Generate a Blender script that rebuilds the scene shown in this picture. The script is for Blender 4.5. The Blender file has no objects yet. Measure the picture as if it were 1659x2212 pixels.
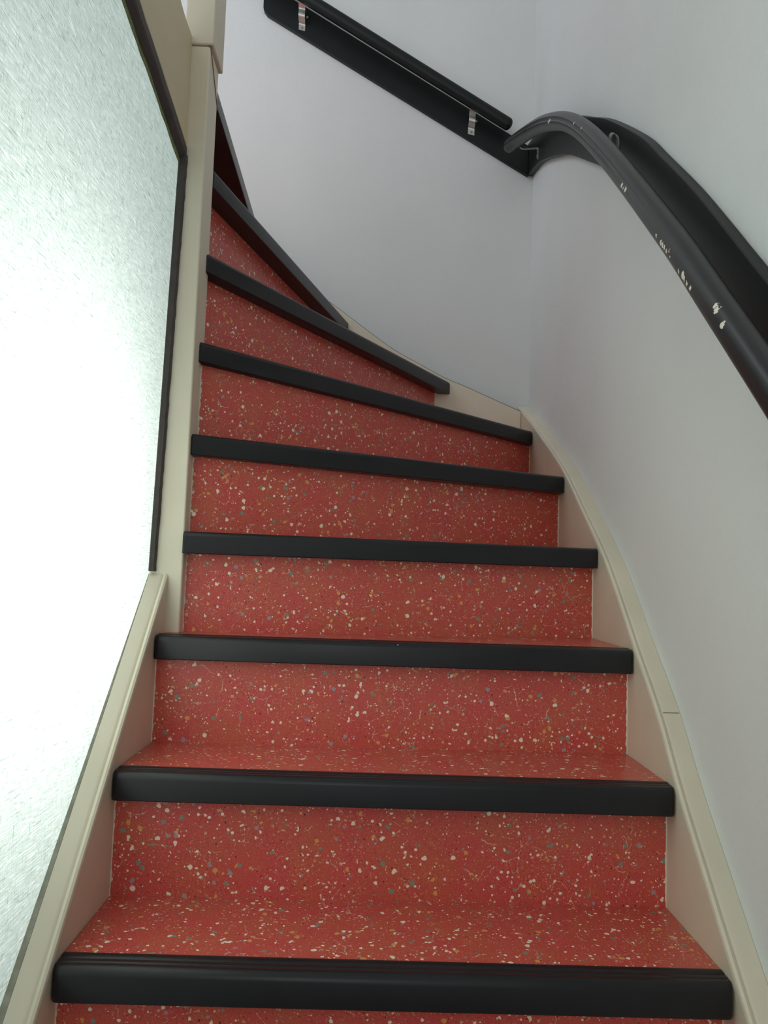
import bpy, bmesh, math, random
from mathutils import Vector, Matrix
random.seed(4)
C = bpy.context.scene.collection
sc = bpy.context.scene

# ---------------------------------------------------------------- camera
F_PX, PITCH, ROLL, YAW = 1664.69, math.radians(4.463), math.radians(1.908), math.radians(0.789)
CAM = Vector((0.4003, 0.0, 0.5731))
cp, sp, cy, sy = math.cos(PITCH), math.sin(PITCH), math.cos(YAW), math.sin(YAW)
fw = Vector((sy * cp, cy * cp, sp)); r0 = Vector((cy, -sy, 0)); u0 = r0.cross(fw)
rr = math.cos(ROLL) * r0 + math.sin(ROLL) * u0
uu = -math.sin(ROLL) * r0 + math.cos(ROLL) * u0
cam_d = bpy.data.cameras.new('camera'); cam = bpy.data.objects.new('camera', cam_d); C.objects.link(cam)
cam_d.sensor_fit = 'AUTO'; cam_d.sensor_width = 36; cam_d.lens = 36 * F_PX / 2212; cam_d.clip_start = 0.01
cam.matrix_world = Matrix(((rr.x, uu.x, -fw.x, CAM.x), (rr.y, uu.y, -fw.y, CAM.y), (rr.z, uu.z, -fw.z, CAM.z), (0, 0, 0, 1)))
sc.camera = cam

# ---------------------------------------------------------------- world, lamps, exposure
w = bpy.data.worlds.new('world'); sc.world = w; w.use_nodes = True
w.node_tree.nodes['Background'].inputs[0].default_value = (0.88, 0.965, 1.0, 1)
w.node_tree.nodes['Background'].inputs[1].default_value = 0.50

def area(name, loc, target, sx, sy_, power, col):
    l = bpy.data.lights.new(name, 'AREA'); l.shape = 'RECTANGLE'; l.size = sx; l.size_y = sy_
    l.energy = power; l.color = col
    o = bpy.data.objects.new(name, l); C.objects.link(o); o.location = loc
    o.rotation_euler = (Vector(target) - Vector(loc)).to_track_quat('-Z', 'Y').to_euler()
    return o
area('hall_daylight', (-0.6, -1.7, 1.45), (0.6, 1.8, 0.7), 1.6, 1.5, 21, (1.0, 0.99, 0.93))        # front door light behind the viewer
area('door_light', (-0.42, 1.10, 0.62), (-0.05, 1.10, 0.62), 0.60, 0.48, 6.6, (1.0, 1.0, 0.99))     # door light straight behind the pane
area('landing_light', (-1.1, 1.5, 2.9), (0.9, 2.1, 1.6), 1.3, 1.1, 14.5, (0.80, 0.90, 1.0))          # landing upstairs

sc.view_settings.view_transform = 'Standard'; sc.view_settings.look = 'None'
sc.view_settings.gamma = 1; sc.view_settings.use_curve_mapping = False
sc.view_settings.exposure = 0.0
sc.cycles.use_denoising = True
sc.cycles.max_bounces = 8; sc.cycles.diffuse_bounces = 5; sc.cycles.transparent_max_bounces = 8
sc.cycles.sample_clamp_indirect = 4

# ---------------------------------------------------------------- helpers
def tag(o, label=None, cat=None, group=None, kind=None):
    if label: o['label'] = label
    if cat: o['category'] = cat
    if group: o['group'] = group
    if kind: o['kind'] = kind
    return o
def thing(name, loc, label, cat, group=None):
    o = bpy.data.objects.new(name, None); C.objects.link(o); o.location = loc; o.empty_display_size = 0.1
    return tag(o, label, cat, group)
def obj(name, verts, faces, mat, parent=None, smooth=False, bevel=0.0, seg=2):
    """mesh from world coordinates; each face may carry its own material slot as 2nd item of mat list"""
    me = bpy.data.meshes.new(name)
    me.from_pydata([tuple(v) for v in verts], [], faces); me.validate(); me.update()
    bm = bmesh.new(); bm.from_mesh(me); bmesh.ops.recalc_face_normals(bm, faces=bm.faces); bm.to_mesh(me); bm.free()
    me.materials.append(mat)
    o = bpy.data.objects.new(name, me); C.objects.link(o)
    if parent:
        o.parent = parent
        if parent.type == 'EMPTY': o.matrix_parent_inverse = Matrix.Translation(-parent.location)   # mesh data stay in world coordinates
    if bevel:
        b = o.modifiers.new('bevel', 'BEVEL'); b.width = bevel; b.segments = seg; b.limit_method = 'ANGLE'; b.angle_limit = math.radians(35)
    if smooth or bevel:
        for p in me.polygons: p.use_smooth = True
        me.set_sharp_from_angle(angle=math.radians(38))
    return o
def prism(poly, axis, a, b):
    """extrude a polygon of 2-tuples along an axis between a and b"""
    def mk(p, c):
        return (c, p[0], p[1]) if axis == 0 else (p[0], c, p[1]) if axis == 1 else (p[0], p[1], c)
    n = len(poly)
    vs = [mk(p, a) for p in poly] + [mk(p, b) for p in poly]
    fs = [list(range(n))[::-1], list(range(n, 2 * n))] + [[i, (i + 1) % n, n + (i + 1) % n, n + i] for i in range(n)]
    return vs, fs
def box(x0, x1, y0, y1, z0, z1):
    return prism([(x0, y0), (x1, y0), (x1, y1), (x0, y1)], 2, z0, z1)
def join(*vf):
    V, Fc = [], []
    for v, f in vf:
        n = len(V); V += list(v); Fc += [[i + n for i in q] for q in f]
    return V, Fc
def loft(rings, cap=True):
    n = len(rings[0]); V = [p for r in rings for p in r]; Fc = []
    for k in range(len(rings) - 1):
        for i in range(n):
            j = (i + 1) % n
            Fc.append([k * n + i, k * n + j, (k + 1) * n + j, (k + 1) * n + i])
    if cap: Fc += [list(range(n))[::-1], [(len(rings) - 1) * n + i for i in range(n)]]
    return V, Fc
def spline(pts, m=6):
    """Catmull-Rom through points"""
    P = [Vector(p) for p in pts]; P = [2 * P[0] - P[1]] + P + [2 * P[-1] - P[-2]]; out = []
    for i in range(1, len(P) - 2):
        for k in range(m):
            t = k / m; a, b, c, d = P[i - 1], P[i], P[i + 1], P[i + 2]
            out.append(0.5 * ((2 * b) + (c - a) * t + (2 * a - 5 * b + 4 * c - d) * t * t + (3 * b - a - 3 * c + d) * t ** 3))
    out.append(P[-2]); return out
def interp(curve, y):
    c = sorted(curve)
    if y <= c[0][0]: a, b = c[0], c[1]
    elif y >= c[-1][0]: a, b = c[-2], c[-1]
    else:
        for i in range(len(c) - 1):
            if c[i][0] <= y <= c[i + 1][0]: a, b = c[i], c[i + 1]; break
    return a[1] + (b[1] - a[1]) * (y - a[0]) / (b[0] - a[0])

# ---------------------------------------------------------------- materials
def mat(name):
    m = bpy.data.materials.new(name); m.use_nodes = True
    nt = m.node_tree; return m, nt, nt.nodes['Principled BSDF']
class NT:
    def __init__(s, nt): s.nt = nt
    def n(s, t, **kw):
        nd = s.nt.nodes.new(t)
        for k, v in kw.items():
            if k in nd.bl_rna.properties: setattr(nd, k, v)
        return nd
    def put(s, sock, v):
        if isinstance(v, bpy.types.NodeSocket): s.nt.links.new(v, sock)
        elif v is not None: sock.default_value = v
    def math(s, op, a, b=None, c=None, clamp=False):
        nd = s.n('ShaderNodeMath', operation=op, use_clamp=clamp)
        for i, v in enumerate((a, b, c)): s.put(nd.inputs[i], v)
        return nd.outputs[0]
    def vmath(s, op, a, b=None):
        nd = s.n('ShaderNodeVectorMath', operation=op); s.put(nd.inputs[0], a)
        if b is not None: s.put(nd.inputs[1], b)
        return nd
    def mix(s, f, a, b, blend='MIX'):
        nd = s.n('ShaderNodeMix', data_type='RGBA', blend_type=blend)
        s.put(nd.inputs[0], f); s.put(nd.inputs[6], a if not isinstance(a, tuple) else (*a, 1)); s.put(nd.inputs[7], b if not isinstance(b, tuple) else (*b, 1))
        return nd.outputs[2]
    def noise(s, vec, scale, detail=2, rough=.5, dist=0):
        nd = s.n('ShaderNodeTexNoise'); s.put(nd.inputs['Vector'], vec); nd.inputs['Scale'].default_value = scale
        nd.inputs['Detail'].default_value = detail; nd.inputs['Roughness'].default_value = rough; nd.inputs['Distortion'].default_value = dist
        return nd
    def ramp(s, f, lo, hi, a=0, b=1):
        nd = s.n('ShaderNodeMapRange'); s.put(nd.inputs[0], f)
        for i, v in zip((1, 2, 3, 4), (lo, hi, a, b)): nd.inputs[i].default_value = v
        return nd.outputs[0]
    def coord(s): return s.n('ShaderNodeTexCoord').outputs['Object']
    def bump(s, h, st, dist=.001):
        nd = s.n('ShaderNodeBump'); s.put(nd.inputs['Height'], h); nd.inputs['Strength'].default_value = st; nd.inputs['Distance'].default_value = dist
        return nd.outputs[0]

def make_plain(name, col, rough=.45, noise_amt=.04, nscale=14, bump=.15, bscale=260, metal=0, spec=.5, coat=0):
    m, nt, b = mat(name); N = NT(nt); co = N.coord()
    f = N.noise(co, nscale, 4).outputs[0]
    c2 = tuple(max(0, c * (1 - 4 * noise_amt)) for c in col)
    nt.links.new(N.mix(N.ramp(f, .3, .75), tuple(col), c2), b.inputs['Base Color'])
    b.inputs['Roughness'].default_value = rough; b.inputs['Metallic'].default_value = metal
    b.inputs['Specular IOR Level'].default_value = spec; b.inputs['Coat Weight'].default_value = coat
    if bump: nt.links.new(N.bump(N.noise(co, bscale, 3).outputs[0], bump, .0008), b.inputs['Normal'])
    return m
M_WALL = make_plain('plaster', (.72, .715, .70), .85, .008, 5, .0)
nt = M_WALL.node_tree; N = NT(nt)
co = N.coord(); h1 = N.noise(co, 170, 3, .6).outputs[0]; h2 = N.noise(co, 60, 2).outputs[0]
nt.links.new(N.bump(N.math('ADD', h1, N.math('MULTIPLY', h2, .6)), .45, .002), nt.nodes['Principled BSDF'].inputs['Normal'])
nt.nodes['Principled BSDF'].inputs['Specular IOR Level'].default_value = .25
M_CREAM = make_plain('cream_paint', (.73, .655, .515), .42, .02, 9, .10, 300)
M_CREAM2 = make_plain('yellowed_cream_paint', (.64, .54, .36), .45, .03, 6, .10, 300)
M_BLACK = make_plain('black_rail_paint', (.012, .013, .014), .34, .05, 20, .12, 220, spec=.45)
M_BOARD = make_plain('black_board_paint', (.010, .012, .012), .42, .05, 20, .15, 150, spec=.28)
M_NOSE = make_plain('black_rubber', (.015, .014, .017), .34, .05, 12, .10, 340, spec=.35)
M_BEAD = make_plain('brown_putty', (.060, .046, .042), .6, .1, 40, .5, 130)
def add_specks(m, scale, thr, rad, col, stretch=(1, 1, 1)):
    nt = m.node_tree; N = NT(nt); b = nt.nodes['Principled BSDF']; old = b.inputs['Base Color'].links[0].from_socket
    v = N.n('ShaderNodeTexVoronoi'); N.put(v.inputs['Vector'], N.vmath('MULTIPLY', N.coord(), stretch).outputs[0]); v.inputs['Scale'].default_value = scale
    sep = N.n('ShaderNodeSeparateColor'); N.put(sep.inputs[0], v.outputs['Color'])
    k = N.math('MULTIPLY', N.math('LESS_THAN', v.outputs['Distance'], rad), N.math('LESS_THAN', sep.outputs[0], thr))
    nt.links.new(N.mix(k, old, col), b.inputs['Base Color'])
add_specks(M_NOSE, 55, .012, .07, (.65, .62, .55))
M_METAL = make_plain('zinc', (.62, .60, .56), .33, .05, 60, .1, 200, metal=.85)
M_GREYED = make_plain('dulled_zinc', (.30, .29, .25), .55, .08, 60, .1, 200, metal=.4)
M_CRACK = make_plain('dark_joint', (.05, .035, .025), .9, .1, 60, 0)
M_WOOD = make_plain('bare_brown_wood', (.22, .12, .07), .7, .1, 60, 0)
M_GROUND = make_plain('grey_screed', (.22, .21, .2), .8, .05, 5, .2, 80)

def make_lino():
    m, nt, b = mat('speckled_red_linoleum'); N = NT(nt)
    rnd = N.n('ShaderNodeObjectInfo').outputs['Random']                       # every sheet is cut from another spot of the roll
    co = N.vmath('ADD', N.coord(), N.math('MULTIPLY', rnd, 23.0)).outputs[0]
    wob = N.noise(co, 200, 2).outputs['Color']
    dv = N.vmath('SCALE', N.vmath('SUBTRACT', wob, (.5, .5, .5)).outputs[0]); dv.inputs['Scale'].default_value = .0016
    cw = N.vmath('ADD', co, dv.outputs[0]).outputs[0]
    f1 = N.noise(co, 16, 5, .6).outputs[0]; f2 = N.noise(co, 420, 3, .7).outputs[0]
    base = N.mix(N.ramp(f1, .36, .66), (.60, .072, .066), (.56, .108, .062))
    base = N.mix(N.math('MULTIPLY', N.ramp(f2, .50, .72), .55), base, (.70, .22, .15))
    base = N.mix(N.math('MULTIPLY', N.ramp(f2, .48, .30), .55), base, (.34, .036, .034))
    clus = N.ramp(N.noise(co, 26, 2).outputs[0], .35, .65, .55, 1.5)
    def chips(col, scale, thr, palette, off):
        v = N.n('ShaderNodeTexVoronoi'); N.put(v.inputs['Vector'], N.vmath('ADD', cw, off).outputs[0]); v.inputs['Scale'].default_value = scale
        sep = N.n('ShaderNodeSeparateColor'); N.put(sep.inputs[0], v.outputs['Color'])
        mask = N.math('LESS_THAN', sep.outputs[1], N.math('MULTIPLY', clus, thr))
        mask = N.math('MULTIPLY', mask, N.math('LESS_THAN', v.outputs['Distance'], .62))
        cr = N.n('ShaderNodeValToRGB'); cr.color_ramp.interpolation = 'CONSTANT'
        els = cr.color_ramp.elements
        els[0].position = 0; els[0].color = (*palette[0][1], 1); els[1].position = palette[1][0]; els[1].color = (*palette[1][1], 1)
        for p, c in palette[2:]:
            e = els.new(p); e.color = (*c, 1)
        N.put(cr.inputs[0], sep.outputs[2])
        return N.mix(mask, col, cr.outputs[0])
    cream, ochre, green, lilac, dark = (.90, .78, .62), (.74, .34, .10), (.21, .28, .22), (.40, .29, .32), (.17, .012, .020)
    peach = (.70, .36, .22)
    c = base
    # fine broken veins
    ed = N.n('ShaderNodeTexVoronoi', feature='DISTANCE_TO_EDGE'); bw = N.vmath('SCALE', N.vmath('SUBTRACT', N.noise(co, 45, 2).outputs['Color'], (.5, .5, .5)).outputs[0]); bw.inputs['Scale'].default_value = .022; N.put(ed.inputs['Vector'], N.vmath('ADD', cw, bw.outputs[0]).outputs[0]); ed.inputs['Scale'].default_value = 17
    vm = N.math('MULTIPLY', N.math('LESS_THAN', ed.outputs['Distance'], .0080), N.math('GREATER_THAN', N.noise(co, 30, 2).outputs[0], .55))
    vm = N.math('MULTIPLY', vm, N.math('GREATER_THAN', N.noise(co, 140, 2).outputs[0], .47))
    c = N.mix(N.math('MULTIPLY', vm, .8), c, (.76, .50, .36))
    c = chips(c, 620, .026, [(0, peach), (.45, (.75, .5, .38)), (.8, dark)], (.3, .1, .7))
    c = chips(c, 380, .020, [(0, cream), (.5, peach), (.72, dark), (.86, lilac)], (3.1, .9, 1.7))
    c = chips(c, 225, .032, [(0, cream), (.60, peach), (.74, ochre), (.82, green), (.92, lilac)], (5.1, 2.9, .7))
    c = chips(c, 138, .040, [(0, cream), (.34, ochre), (.58, green), (.84, lilac)], (8.1, .4, 4.7))
    nt.links.new(c, b.inputs['Base Color'])
    b.inputs['Roughness'].default_value = .30; b.inputs['Specular IOR Level'].default_value = .5
    nt.links.new(N.bump(N.noise(co, 300, 3).outputs[0], .08, .0006), b.inputs['Normal'])
    return m
M_LINO = make_lino()

def make_chipped():
    m, nt, b = mat('black_paint_chipped'); N = NT(nt); co = N.coord()
    wob = N.noise(co, 190, 3, .6).outputs['Color']
    dv = N.vmath('SCALE', N.vmath('SUBTRACT', wob, (.5, .5, .5)).outputs[0]); dv.inputs['Scale'].default_value = .011
    cw = N.vmath('ADD', co, dv.outputs[0]).outputs[0]
    cw = N.vmath('MULTIPLY', cw, (0, 1, 1)).outputs[0]
    best = None
    for (y, z, r) in [(1.402, 1.3195, .0042), (1.381, 1.3005, .0052), (1.393, 1.309, .003), (1.2215, 1.1395, .0036), (1.201, 1.119, .0042), (1.194, 1.1115, .0042), (1.186, 1.1035, .0036), (1.1777, 1.0946, .0032), (1.1647, 1.0895, .0018), (1.163, 1.079, .0026),
                      (1.129, 1.0415, .0030), (1.1125, 1.0295, .0058), (1.107, 1.023, .0044), (1.0978, 1.011, .0036), (1.0850, .9995, .0036), (1.0085, .9465, .0038), (1.0034, .9379, .0046), (.9833, .9116, .0046), (2.0458, 1.8383, .0062), (2.034, 1.833, .0045), (1.772, 1.666, .0034), (1.705, 1.614, .0026)]:
        d = N.vmath('DISTANCE', cw, (0, y, z)).outputs['Value']
        k = N.math('LESS_THAN', d, r)
        best = k if best is None else N.math('MAXIMUM', best, k)
    red = None
    for (y, z, r) in [(1.3238, 1.2343, .0045), (1.1735, 1.0885, .0048), (1.5676, 1.476, .003), (1.31, 1.222, .003)]:
        k = N.math('LESS_THAN', N.vmath('DISTANCE', cw, (0, y, z)).outputs['Value'], r)
        red = k if red is None else N.math('MAXIMUM', red, k)
    f = N.noise(co, 20, 4).outputs[0]
    c = N.mix(f, (.013, .013, .014), (.020, .020, .020)); c = N.mix(red, c, (.12, .012, .02)); c = N.mix(best, c, (.80, .73, .60))
    nt.links.new(c, b.inputs['Base Color']); b.inputs['Roughness'].default_value = .34; b.inputs['Specular IOR Level'].default_value = .5
    nt.links.new(N.bump(N.noise(co, 60, 3).outputs[0], .12, .002), b.inputs['Normal'])
    return m
M_RAIL = make_chipped()

def make_glass():
    m = bpy.data.materials.new('figured_glass'); m.use_nodes = True; nt = m.node_tree; nt.nodes.clear(); N = NT(nt)
    co = N.coord()
    def st(sy_, sz, off, det=2, dist=.25):
        v = N.vmath('MULTIPLY', N.vmath('ADD', co, off).outputs[0], (1, sy_, sz)).outputs[0]
        return N.noise(v, 1, det, .55, dist).outputs[0]
    H = st(34, 560, (0, 0, 0), 3, .7); H2 = st(44, 430, (0, .7, .3), 3, .8)
    V = st(640, 36, (0, .2, .1), 3, .5); V2 = st(420, 80, (0, .1, .6), 3, .8)
    patch = N.noise(co, 22, 2).outputs[0]
    col = (.66, .715, .67)
    bright = N.ramp(H, .52, .63); bright2 = N.ramp(V2, .58, .70)
    darkv = N.ramp(V, .59, .70); darkh = N.ramp(H2, .57, .68)
    c = N.mix(N.math('MULTIPLY', N.ramp(patch, .35, .7), .5), col, (.58, .65, .60))
    c = N.mix(N.math('MULTIPLY', bright, .75), c, (.98, 1.0, .98)); c = N.mix(N.math('MULTIPLY', bright2, .5), c, (.95, 1.0, .97))
    c = N.mix(N.math('MULTIPLY', darkh, .6), c, (.22, .30, .27)); c = N.mix(N.math('MULTIPLY', darkv, .55), c, (.12, .17, .15))
    hgt = N.math('ADD', H, V)
    nrm = N.bump(hgt, .5, .002)
    tr = N.n('ShaderNodeBsdfTranslucent'); N.put(tr.inputs['Color'], c); N.put(tr.inputs['Normal'], nrm)
    gl = N.n('ShaderNodeBsdfGlossy'); gl.inputs['Roughness'].default_value = .18; N.put(gl.inputs['Normal'], nrm)
    mx = N.n('ShaderNodeMixShader'); mx.inputs[0].default_value = .05
    nt.links.new(tr.outputs[0], mx.inputs[1]); nt.links.new(gl.outputs[0], mx.inputs[2])
    out = N.n('ShaderNodeOutputMaterial'); nt.links.new(mx.outputs[0], out.inputs[0])
    return m
M_GLASS = make_glass()
def make_clear():
    m = bpy.data.materials.new('clear_glass_side'); m.use_nodes = True; nt = m.node_tree; nt.nodes.clear(); N = NT(nt)
    t = N.n('ShaderNodeBsdfTransparent'); t.inputs[0].default_value = (.93, .98, .94, 1)
    out = N.n('ShaderNodeOutputMaterial'); nt.links.new(t.outputs[0], out.inputs[0]); return m
M_CLEAR = make_clear()

# ---------------------------------------------------------------- setting
XR, YB, ZF, ZC = 0.94, 2.70, -0.553, 4.0
tag(obj('wall_right', *box(XR, XR + .1, -2.0, YB + .1, ZF - .1, ZC), M_WALL), kind='structure')
tag(obj('wall_back', *box(-1.6, XR, YB, YB + .1, ZF - .1, ZC), M_WALL), kind='structure')
tag(obj('floor', *box(-1.6, XR, -2.0, YB, ZF - .1, ZF), M_GROUND), kind='structure')
tag(obj('ceiling', *box(-1.6, XR, .2, YB, ZC - .1, ZC), M_WALL), kind='structure')

# ---------------------------------------------------------------- staircase
RISE = 0.19901; NT_T = .0435
stairs = thing('staircase', (0.45, 1.0, ZF), 'winding staircase with speckled red linoleum steps, black nosings and cream sides', 'staircase')
def zk(k): return (k - 1) * RISE
XL, XW, YS, PX = 0.0, 0.9, 2.625, 0.028        # left inner face, right inner face, back stringer face, newel face
# nosing lines: front bottom edge (left, right) and the planes that cut their ends
nose = {}
for k in range(-1, 4): nose[k] = ((XL, 1.055 + .2 * (k - 1)), (XW, 1.055 + .2 * (k - 1)))
nose[3] = ((XL, 1.452), (XW, 1.456))
nose[4] = ((PX, 1.517), (XW, 1.695))
nose[5] = ((PX, 1.541), (XW, 2.005))
nose[6] = ((PX, 1.569), (XW, 2.428))
nose[7] = ((PX, 1.590), (.652, YS))
nose[8] = ((PX, 1.619), (.292, YS))
nose[9] = ((.0215, 1.640), (.006, YS))
riser = {1: ((0, 1.082), (XW, 1.092)), 2: ((0, 1.281), (XW, 1.296)), 3: ((0, 1.476), (XW, 1.495)), 4: ((PX, 1.557), (XW, 1.736)), 5: ((PX, 1.567), (XW, 2.066)),
         6: ((PX, 1.597), (XW, 2.468)), 7: ((.008, 1.622), (.598, YS)), 8: ((-.0175, 1.622), (.245, YS)), 9: ((-.062, 1.66), (-.078, YS)),
         0: ((0, .882), (XW, .890)), -1: ((0, .682), (XW, .690))}
def dir2(a, b):
    d = Vector((b[0] - a[0], b[1] - a[1])); d.normalize(); return d
def cut(a, d, n, u, plane):
    """point on the line offset by u behind a->, cut by a plane ('x'|'y', value)"""
    p = Vector(a) + n * u
    t = (plane[1] - p.x) / d.x if plane[0] == 'x' else (plane[1] - p.y) / d.y
    return p + d * t
NOSE_PROF = [(.0015, 0), (0, .0015), (0, .0335), (.0012, .0375), (.0038, .0410), (.0075, .0432), (.0115, .0440), (.0165, .0440), (.0180, .0430), (.0200, .0442), (.0270, .0442),
             (.0285, .0432), (.0305, .0446), (.0400, .0452), (.0425, .0447), (.0430, .0436), (.0430, .0090), (-1, .0090), (-1, 0)]
UNDER = {6: .036, 7: .037, 8: .048, 9: .085}
def clip_post(a, d, n, u, pl):
    """left end of a winder: on the newel face or, further back, just behind the newel"""
    p = cut(a, d, n, u, pl); q = cut(a, d, n, u, ('y', 1.6195))
    return p if p.y < 1.6195 or q.x > p.x else q
def planes(k):
    e = .0015
    if k <= 3: return ('x', XL + e), ('x', XW - e)
    if k <= 6: return ('x', PX + .0005), ('x', XW - e)
    if k <= 8: return ('x', PX + .0005), ('y', YS - e)
    return ('y', nose[k][0][1]), ('y', YS - e)
def nose_geo(k):
    a, b = nose[k]; d = dir2(a, b); n = Vector((-d.y, d.x)); pl, pr = planes(k); rings = []
    L = (Vector(b) - Vector(a)).length
    ts = [0, .003, .008] + [i / 12 for i in range(1, 12)] + [None]
    def ring(side, inset, off):
        out = []
        for (u, v) in NOSE_PROF:
            if u < 0: u = UNDER.get(k, .0425)
            uu_ = u
            p = cut(a, d, n, uu_, pl if side == 0 else pr) if not (side == 0 and k in (7, 8) and uu_ > 0) else clip_post(a, d, n, uu_, pl)
            p = p + d * (inset if side == 0 else -inset)
            # rounded end corners: pull the front edge back near the ends
            q = p + n * (off * max(0, 1 - u / .02))
            out.append((q.x, q.y, zk(k) + v))
        return out
    if k <= 3:
        ends = [(0, .0065), (.0022, .0030), (.0055, .0008), (.0090, 0)]
    else: ends = [(0, .0030), (.0030, 0)]
    rings = [ring(0, i, o) for i, o in ends] + [ring(1, i, o) for i, o in reversed(ends)]
    return loft(rings)
def nose_off(k, u, side):
    a, b = nose[k]; d = dir2(a, b); n = Vector((-d.y, d.x)); p = cut(a, d, n, u, planes(k)[side]); return (p.x, p.y)
nose_note = {1: 'lowest fully visible step, nosing rounded at both ends'}
for k in range(-1, 10):
    top = zk(k) + NT_T
    # tread board from under the nosing back to just behind the next riser
    poly = [nose_off(k, .0432, 0), nose_off(k, .0432, 1)]
    if k + 1 in riser:
        r = riser[k + 1]; d = dir2(*r); n = Vector((-d.y, d.x))
        ra = Vector(r[0]) + n * .006; rb = Vector(r[1]) + n * .006
        if k <= 5: poly += [(XW, rb.y), (PX if k >= 3 else XL, ra.y)]
        elif k == 6: poly += [(XW, YS), (rb.x, YS), (PX, ra.y)]
        else: poly += [(rb.x, YS), (ra.x, ra.y)]
        if k == 3: poly[-1:] = [(PX, ra.y), (PX, 1.53), (XL, 1.53)]
    else:
        poly += [(-.80, YS), (-.80, 1.64)]
    tr = obj('tread', *prism(poly, 2, top - .034, top), M_LINO, stairs)
    obj('nosing', *nose_geo(k), M_NOSE, tr, smooth=True)
for k, r in riser.items():
    d = dir2(*r); n = Vector((-d.y, d.x)); a, b = Vector(r[0]), Vector(r[1])
    a2, b2 = a + n * .012, b + n * .012
    if k >= 7: b2 = b + (a2 - a) ; b2 = Vector(cut((a2.x, a2.y), d, n, 0, ('y', YS)))
    else: a2.x = a.x; b2.x = b.x
    z0 = zk(k - 1) + NT_T if k > -1 else ZF
    z1 = zk(k) + (.0095 if k < 11 else .0)
    # linoleum sheet with a slightly wavy lower edge
    nseg = 24; lo = []
    poly_f = []
    vs, fs = [], []
    for i in range(nseg + 1):
        t = i / nseg
        p = a.lerp(b, t); q = a2.lerp(b2, t)
        wv = .0014 * math.sin(3.1 * t * math.pi + k) * math.sin(math.pi * t) - (.0006 if k in (3, 2) else 0)
        vs += [(p.x, p.y + wv, z0 - .0005), (p.x, p.y, z1), (q.x, q.y, z1), (q.x, q.y, z0 - .0005)]
    for i in range(nseg):
        for j in range(4):
            fs.append([i * 4 + j, i * 4 + (j + 1) % 4, (i + 1) * 4 + (j + 1) % 4, (i + 1) * 4 + j])
    fs += [[0, 1, 2, 3], [nseg * 4 + j for j in (3, 2, 1, 0)]]
    rs_ = obj('riser', vs, fs, M_LINO, stairs)
    if 1 <= k <= 6:
        rg_ = random.Random(40 + k)
        for side in (0, 1):
            px_, py_ = (a.x, a.y) if side == 0 else (b.x, b.y); sg = 1 if side == 0 else -1; rr2 = []
            for q in range(26):
                z = z0 + (z1 - .012 - z0) * q / 25; wd = .0012 + rg_.random() ** 2 * .0022
                rr2.append([(px_, py_ + .001, z), (px_, py_ - .0016, z), (px_ + sg * wd, py_ - .0005 + sg * wd * d.y / d.x, z), (px_ + sg * wd, py_ + .001 + sg * wd * d.y / d.x, z)])
            obj('sealant', *loft(rr2), M_CREAM, rs_)

# stringers -------------------------------------------------------
right_top = [(.55, -.44), (.75, -.245), (.90, -.10), (1.023, .024), (1.08, .079), (1.167, .164), (1.25, .246), (1.34, .347), (1.455, .447), (1.54, .524), (1.655, .621), (1.811, .724), (2.008, .850), (2.15, .925), (2.291, .992), (2.45, 1.069), (2.617, 1.142), (2.690, 1.175)]
rc = [(p.x, p.y) for p in spline([(a, b, 0) for a, b in right_top], 5)]
def capped_stringer(name, curve, x_in, x_out, depth_fn, parent, material):
    """plank in a y-z plane with an eased top: bead, groove and flat, swept along its top curve"""
    s = 1 if x_out > x_in else -1; wdt = abs(x_out - x_in)
    prof = [(0, -.010), (-.0012, -.0055), (.0002, -.0015), (.0035, .0004), (.0068, -.0008), (.0088, -.0030), (.0105, -.0014), (.014, -.0002), (wdt, -.0002)]
    rings = []
    for i, (y, z) in enumerate(curve):
        y0, z0 = curve[max(0, i - 1)]; y1, z1 = curve[min(len(curve) - 1, i + 1)]
        t = Vector((y1 - y0, z1 - z0)).normalized(); nn = Vector((-t.y, t.x))
        ring = [(x_in + s * a, y + nn.x * b, z + nn.y * b) for a, b in prof]
        zb = depth_fn(y, z)
        ring += [(x_out, y, zb), (x_in, y, zb)]
        rings.append(ring)
    return obj(name, *loft(rings), material, parent, smooth=True)
capped_stringer('stringer', rc, XW, XR - .0005, lambda y, z: max(ZF, z - .42), stairs, M_CREAM)
left_top = [(y_ / 1000, .015 + (y_ / 1000 - 1.02) * 1.062) for y_ in (600, 800, 1000, 1200, 1350, 1450, 1529)]
lc = [(p.x, p.y) for p in spline([(a, b, 0) for a, b in left_top], 5)]
capped_stringer('stringer', lc, XL, -.0365, lambda y, z: max(ZF, z - .42), stairs, M_CREAM)
obj('joint_strip', *prism([(1.3405, .3480), (1.3413, .3488), (1.3533, .3370), (1.3525, .3362)], 0, XW + .011, XR - .002), M_WOOD, stairs)
# back stringer: outer face profile in x-z
bt = [(.8995, 1.142), (.793, 1.186), (.695, 1.227), (.63, 1.252), (.532, 1.302), (.451, 1.345), (.368, 1.402), (.301, 1.450), (.265, 1.476), (.20, 1.520), (.12, 1.575), (.04, 1.645), (-.04, 1.74), (-.2, 1.88), (-.5, 2.1), (-.8, 2.3)]
bc = [(p.x, p.y) for p in spline([(a, b, 0) for a, b in bt], 4)]
bpoly = bc + [(-.8, 1.9), (-.3, 1.5), (.05, 1.25), (.4, .95), (.8995, .75)]
obj('stringer', *prism(bpoly, 1, YS, YS + .04), M_CREAM, stairs, bevel=.0015)
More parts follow.
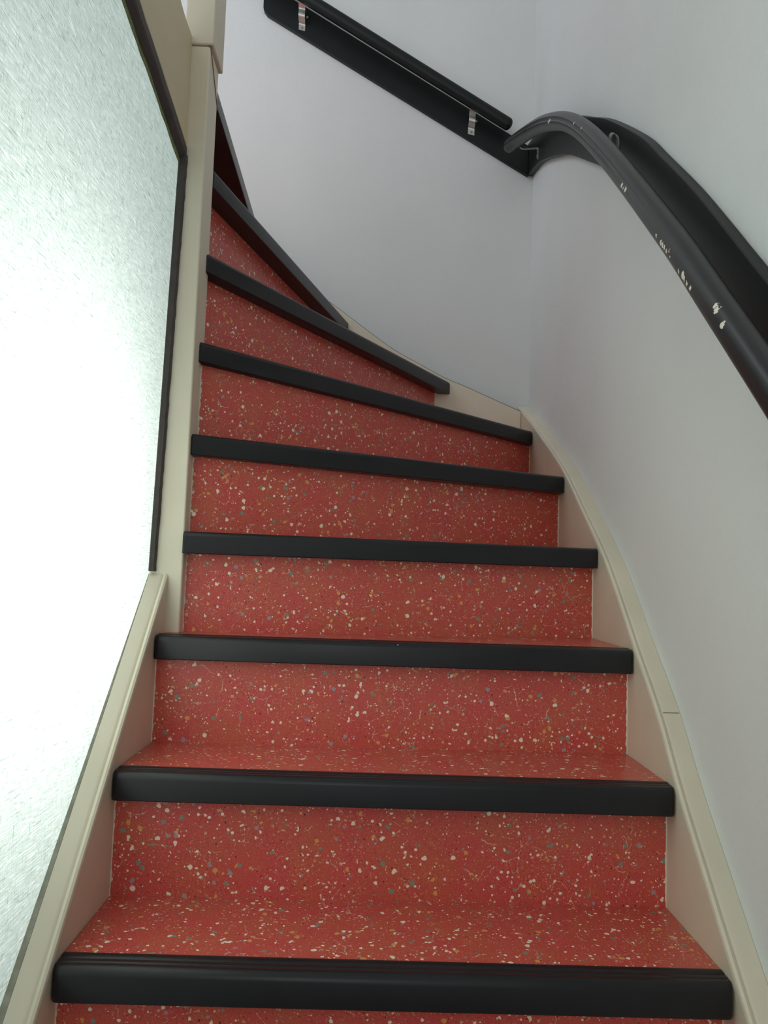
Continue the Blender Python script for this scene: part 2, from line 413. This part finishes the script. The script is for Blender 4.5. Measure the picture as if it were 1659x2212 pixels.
# dark strip added for the shaded gap between back stringer and wall
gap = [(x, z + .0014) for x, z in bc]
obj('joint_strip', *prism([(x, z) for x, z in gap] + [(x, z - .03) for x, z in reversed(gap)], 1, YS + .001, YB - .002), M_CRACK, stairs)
obj('joint_strip', *box(.8992, .9008, YS - .0006, YS + .02, .95, 1.141), M_CRACK, stairs)

# newel post ------------------------------------------------------
PF, PB, PXL = 1.53, 1.617, -.045
obj('newel_post', *box(-.045, PX, PF, PB, 2 * RISE + NT_T - .002, 1.652), M_CREAM, stairs, bevel=.003)
obj('newel_post', *box(-.026, .0355, 1.5275, PB + .008, 1.6545, 2.75), M_CREAM, stairs, bevel=.003)
obj('joint_strip', *prism([(1.5305, 1.650), (1.62, 1.567), (1.62, 1.573), (1.534, 1.6545), (1.5305, 1.6545)], 0, PX - .004, PX + .0012), M_WOOD, stairs)
# curved wreath of the upper flight: stringer rising back over the glass
us_b = [(1.53, 1.436), (1.35, 1.467), (1.15, 1.50), (.9, 1.56), (.6, 1.68), (.3, 1.87), (-.1, 2.2)]
us_t = [(1.5295, 1.672), (1.47, 1.670), (1.42, 1.677), (1.36, 1.694), (1.25, 1.735), (1.1, 1.81), (.9, 1.94), (.6, 2.16), (.3, 2.42), (-.1, 2.80)]
pu = [(p.x, p.y) for p in spline([(a, b, 0) for a, b in us_t], 4)] + [(p.x, p.y) for p in spline([(a, b, 0) for a, b in reversed(us_b)], 4)]
obj('stringer', *prism(pu, 0, -.045, -.010), M_CREAM2, stairs, bevel=.002)

# ---------------------------------------------------------------- glass screen
screen = thing('glass_screen', (-.05, 1.0, ZF), 'tall figured glass pane in a dark bead frame beside the left stair side', 'glass panel')
ys_lo, ys_hi = -.55, 1.5285
us_b = [(p.x, p.y) for p in spline([(a, b, 0) for a, b in us_b], 4)]
top_z = lambda y: interp(us_b, y) - .008
pane_poly = [(ys_lo, ZF + .02), (ys_hi, ZF + .02), (ys_hi, top_z(ys_hi))]
pane_poly += [(y, z - .008) for y, z in us_b if y < 1.52]
pane_poly.append((ys_lo, top_z(ys_lo)))
def gx(z): return -.0230 - .0165 * (1.42 - z)            # the pane leans a little
v, fcs = prism(pane_poly, 0, 0, 1)
v = [(gx(z) - (.0045 if x == 0 else 0), y, z) for x, y, z in v]
pane = obj('pane', v, fcs, M_CLEAR, screen)
pane.data.materials.append(M_GLASS)
for p in pane.data.polygons:
    if p.normal.x > .9: p.material_index = 1
# top bead under the upper stringer, following its lower edge
def ragged(n, amp, seed):
    r = random.Random(seed); return [r.uniform(-amp, amp) for _ in range(n)]
def bead_sweep(name, path, prof, material, amp=.0006, seed=1):
    rings = []; rg = random.Random(seed)
    for i, p in enumerate(path):
        j = [rg.uniform(-amp, amp) for _ in prof]
        rings.append([(p[0] + a + j[q] * .6, p[1] + b * p[3] + j[q], p[2] + c + j[q]) for q, (a, b, c) in enumerate(prof)])
    return obj(name, *loft(rings), material, screen, smooth=False)
path = []
n_ = 60
for i in range(n_ + 1):
    y = 1.5285 - i * (1.5285 + .1) / n_
    path.append((0, y, interp(us_b, y) - .0022, 0))
bead_sweep('glazing_bead', path, [(-.0222, 0, -.003), (-.0100, 0, -.0025), (-.0085, 0, -.004), (-.0080, 0, -.023), (-.0100, 0, -.0265), (-.0215, 0, -.037)], M_BEAD, .0005, 3)
# green edged putty line against the glass
path2 = [(0, p[1] - .003, p[2], 0) for p in path]
M_PUTTY = make_plain('olive_putty', (.20, .24, .10), .7, .12, 70, .6, 120)
bead_sweep('putty', path2, [(-.0218, 0, -.036), (-.0195, 0, -.0362), (-.0192, 0, -.0395), (-.0225, 0, -.0425)], M_PUTTY, .0008, 5)
# upright bead on the newel post, leaning slightly
rings = []; rg = random.Random(8)
for i in range(60):
    t = i / 59; z = 1.412 + (.560 - 1.412) * t
    xr = -.0055 + (-.0235 + .0055) * t + rg.uniform(-.0006, .0006)
    xl = gx(z) + .0008
    rings.append([(xl, 1.5292, z), (xr, 1.5292, z), (xr - .001, 1.5215, z), (xr - .003, 1.5195, z), (xl + .002, 1.5195, z), (xl, 1.5210, z)])
obj('glazing_bead', *loft(rings), M_BEAD, screen, smooth=False)
# thin lath between the sloping stair side and the glass
rings = []; rg = random.Random(9)
for (y, z) in lc:
    j = rg.uniform(-.0005, .0005)
    xg = min(gx(z) + .0004, -.0375)
    rings.append([(-.0368, y, z - .022), (-.0368, y, z + .0002 + j), (xg, y, z + .0008 + j), (xg, y, z - .022)])
M_LATH = make_plain('grey_brown_putty', (.34, .33, .25), .7, .1, 60, .4, 120)
obj('glazing_bead', *loft(rings), M_LATH, screen)

# ---------------------------------------------------------------- handrails
def rail_profile(rs, ru, groove=.17, n=56):
    out = []
    for i in range(n):
        th = 2 * math.pi * i / n
        r = 1.0
        if groove:
            dth = (th - math.radians(172) + math.pi) % (2 * math.pi) - math.pi
            r -= groove * math.exp(-(dth / math.radians(7)) ** 2)
            if th < math.pi: r *= 1.0
            else: r *= .97
        c, s = math.cos(th), math.sin(th)
        out.append((rs * r * math.copysign(abs(c) ** .92, c), ru * r * math.copysign(abs(s) ** .92, s)))
    return out
def sweep_rail(path, prof_of, end_round=.02):
    P = [Vector(p) for p in path]; rings = []
    acc = [0]
    for i in range(1, len(P)): acc.append(acc[-1] + (P[i] - P[i - 1]).length)
    tot = acc[-1]
    def frame(i):
        t = (P[min(i + 1, len(P) - 1)] - P[max(i - 1, 0)]).normalized(); s = t.cross(Vector((0, 0, 1))).normalized(); return t, s, s.cross(t)
    def ring(c, s, u, sc_):
        prof = prof_of(c.y)
        return [tuple(c + s * (a * sc_) + u * (b * sc_)) for a, b in prof]
    t, s, u = frame(0)
    for k in (.15, .5, .8, .95): rings.append(ring(P[0] - t * end_round * math.sqrt(1 - k * k) + t * 0, s, u, k))
    for i in range(len(P)):
        t, s, u = frame(i); rings.append(ring(P[i], s, u, 1))
    for k in (.95, .8, .5, .15): rings.append(ring(P[-1] + t * end_round * math.sqrt(1 - k * k), s, u, k))
    return loft(rings)

# lower rail, along the right wall and round into the corner
low = thing('handrail', (XR, 1.6, .9), 'curved black handrail with chipped paint on the right wall beside the lower steps', 'handrail', 'black handrails on the stairwell walls')
cl = [(.87, .35, .25), (.87, .55, .452), (.87, .75, .655), (.87, .906, .819), (.87, 1.064, .983), (.87, 1.172, 1.096), (.87, 1.317, 1.238), (.87, 1.461, 1.376), (.87, 1.604, 1.508), (.87, 1.736, 1.623), (.87, 1.868, 1.725), (.87, 2.01, 1.818), (.87, 2.2, 1.925), (.868, 2.37, 2.007), (.853, 2.50, 2.055), (.832, 2.585, 2.076)]
path = spline(cl, 6)
obj('rail', *sweep_rail(path, lambda y: rail_profile(.0215, .0242, .025 + .145 * min(1, max(0, (y - 1.15) / .5))), .014), M_RAIL, low, smooth=True)
bt_top = [(.35, .30), (.6, .56), (.8, .77), (1.039, 1.018), (1.139, 1.124), (1.255, 1.244), (1.394, 1.377), (1.508, 1.483), (1.733, 1.656), (1.9, 1.765), (2.045, 1.858), (2.3, 2.000), (2.562, 2.108), (2.6995, 2.150)]
bt_bot = [(.35, .14), (.6, .41), (.8, .62), (1.039, .872), (1.139, .98), (1.255, 1.103), (1.394, 1.240), (1.508, 1.350), (1.733, 1.531), (1.9, 1.646), (2.115, 1.784), (2.346, 1.903), (2.516, 1.978), (2.6995, 2.030)]
def curve2(c, m=5): return [(p.x, p.y) for p in spline([(a, b, 0) for a, b in c], m)]
T, B = curve2(bt_top), curve2(bt_bot)
rings = []
for (y1_, z1_), (y0_, z0_) in zip(T, B):
    rings.append([(XR - .0004, y1_, z1_), (XR - .021, y1_, z1_), (XR - .021, y0_, z0_), (XR - .0004, y0_, z0_)])
obj('backboard', *loft(rings), M_BOARD, low, bevel=.0015)
up = thing('handrail', (.4, YB, 2.3), 'straight black handrail on the back wall rising to the upper left', 'handrail', 'black handrails on the stairwell walls')
def bz(x): return 2.018 + (.93 - x) * .590
xa, xb = -.067, XR - .0215
bp = [(xb, bz(xb) - .001), (xb, bz(xb) + .111), (xa + .012, bz(xa) + .111), (xa, bz(xa) + .097), (xa, bz(xa) + .018), (xa + .003, bz(xa) + .006), (xa + .016, bz(xa) - .010)]
obj('backboard', *prism(bp, 1, YB - .018, YB - .0004), M_BOARD, up, bevel=.0015)
def rz(x): return 2.175 + (.846 - x) * .600
path = [(x, 2.63, rz(x)) for x in [.832 - i * .04 for i in range(24)]]
obj('rail', *sweep_rail(path[::-1], lambda y: rail_profile(.021, .0215, 0), .016), M_BOARD, up, smooth=True)

# flat metal clips: screwed leaf on the board, S bend out to the rail
def ribbon(pts, width_dir, wdt, thick=.0022):
    P = [Vector(p) for p in pts]; wd = Vector(width_dir).normalized(); rings = []
    for i, p in enumerate(P):
        t = (P[min(i + 1, len(P) - 1)] - P[max(i - 1, 0)]).normalized(); nn = t.cross(wd).normalized()
        a, b = wd * wdt / 2, nn * thick / 2
        rings.append([tuple(p + a + b), tuple(p + a - b), tuple(p - a - b), tuple(p - a + b)])
    return loft(rings)
def disc(c, nrm, r, h, n=12):
    nrm = Vector(nrm).normalized(); a = nrm.orthogonal().normalized(); b = nrm.cross(a); c = Vector(c); rings = []
    for (rr_, hh) in ((r, 0), (r, h * .4), (r * .7, h * .85), (r * .2, h)):
        rings.append([tuple(c + nrm * hh + (a * math.cos(2 * math.pi * i / n) + b * math.sin(2 * math.pi * i / n)) * rr_) for i in range(n)])
    return loft(rings)
def bracket_back(x):
    zb = bz(x); y = YB - .0195
    # leaf low on the board, bends outwards and up under the rail
    zr = rz(x) - .019
    base = zb + .018
    pts = spline([(x, y, base), (x, y, base + .022), (x, y - .006, base + .028), (x, y - .022, base + .036), (x, y - .026, base + .046), (x, y - .024, base + .064), (x, 2.648, zr - .006), (x, 2.636, zr + .002)], 4)
    br = obj('bracket', *ribbon(pts, (1, 0, -.25), .024), M_METAL, up, smooth=True); tag(br, 'bright metal bracket')
    s = obj('screw', *disc((x, y - .001, base + .010), (0, -1, 0), .0042, .002), M_GREYED, br, smooth=True)
    s = obj('screw', *disc((x + .018, y + .001, base + .052), (0, -1, 0), .0045, .004), M_METAL, br, smooth=True)
bracket_back(.078); bracket_back(.708)
def bracket_right(y, mt=M_GREYED):
    z0 = interp(bt_bot, y) + .064; x = XR - .0225; zr = interp([(p[1], p[2]) for p in cl], y)
    pts = spline([(x, y, z0), (x, y, z0 + .030), (x - .003, y, z0 + .040), (x - .010, y, z0 + .044), (x - .016, y, z0 + .038), (x - .021, y, z0 + .016), (x - .028, y, zr - .020), (.874, y, zr - .0225)], 4)
    br = obj('bracket', *ribbon(pts, (0, 1, .8), .020), mt, low, smooth=True); tag(br, 'dull metal bracket')
    obj('screw', *disc((x - .001, y, z0 + .010), (-1, 0, 0), .004, .002), mt, br, smooth=True)
bracket_right(1.645)
bracket_right(.62)
# end bracket in the corner: leaf on the board, long arm out to the rail tip
y_ = 2.515; x_ = XR - .0225
pts = spline([(x_, y_, 1.992), (x_, y_, 2.024), (x_ - .004, y_, 2.030), (x_ - .030, y_ + .01, 2.034), (x_ - .050, y_ + .020, 2.040), (x_ - .060, y_ + .028, 2.056), (x_ - .074, y_ + .036, 2.062)], 4)
br = obj('bracket', *ribbon(pts, (0, 1, .3), .011, .004), M_METAL, low, smooth=True); tag(br, 'bright metal bracket with chipped paint')
obj('screw', *disc((x_ - .001, y_, 2.004), (-1, 0, 0), .004, .003), M_GREYED, br, smooth=True)
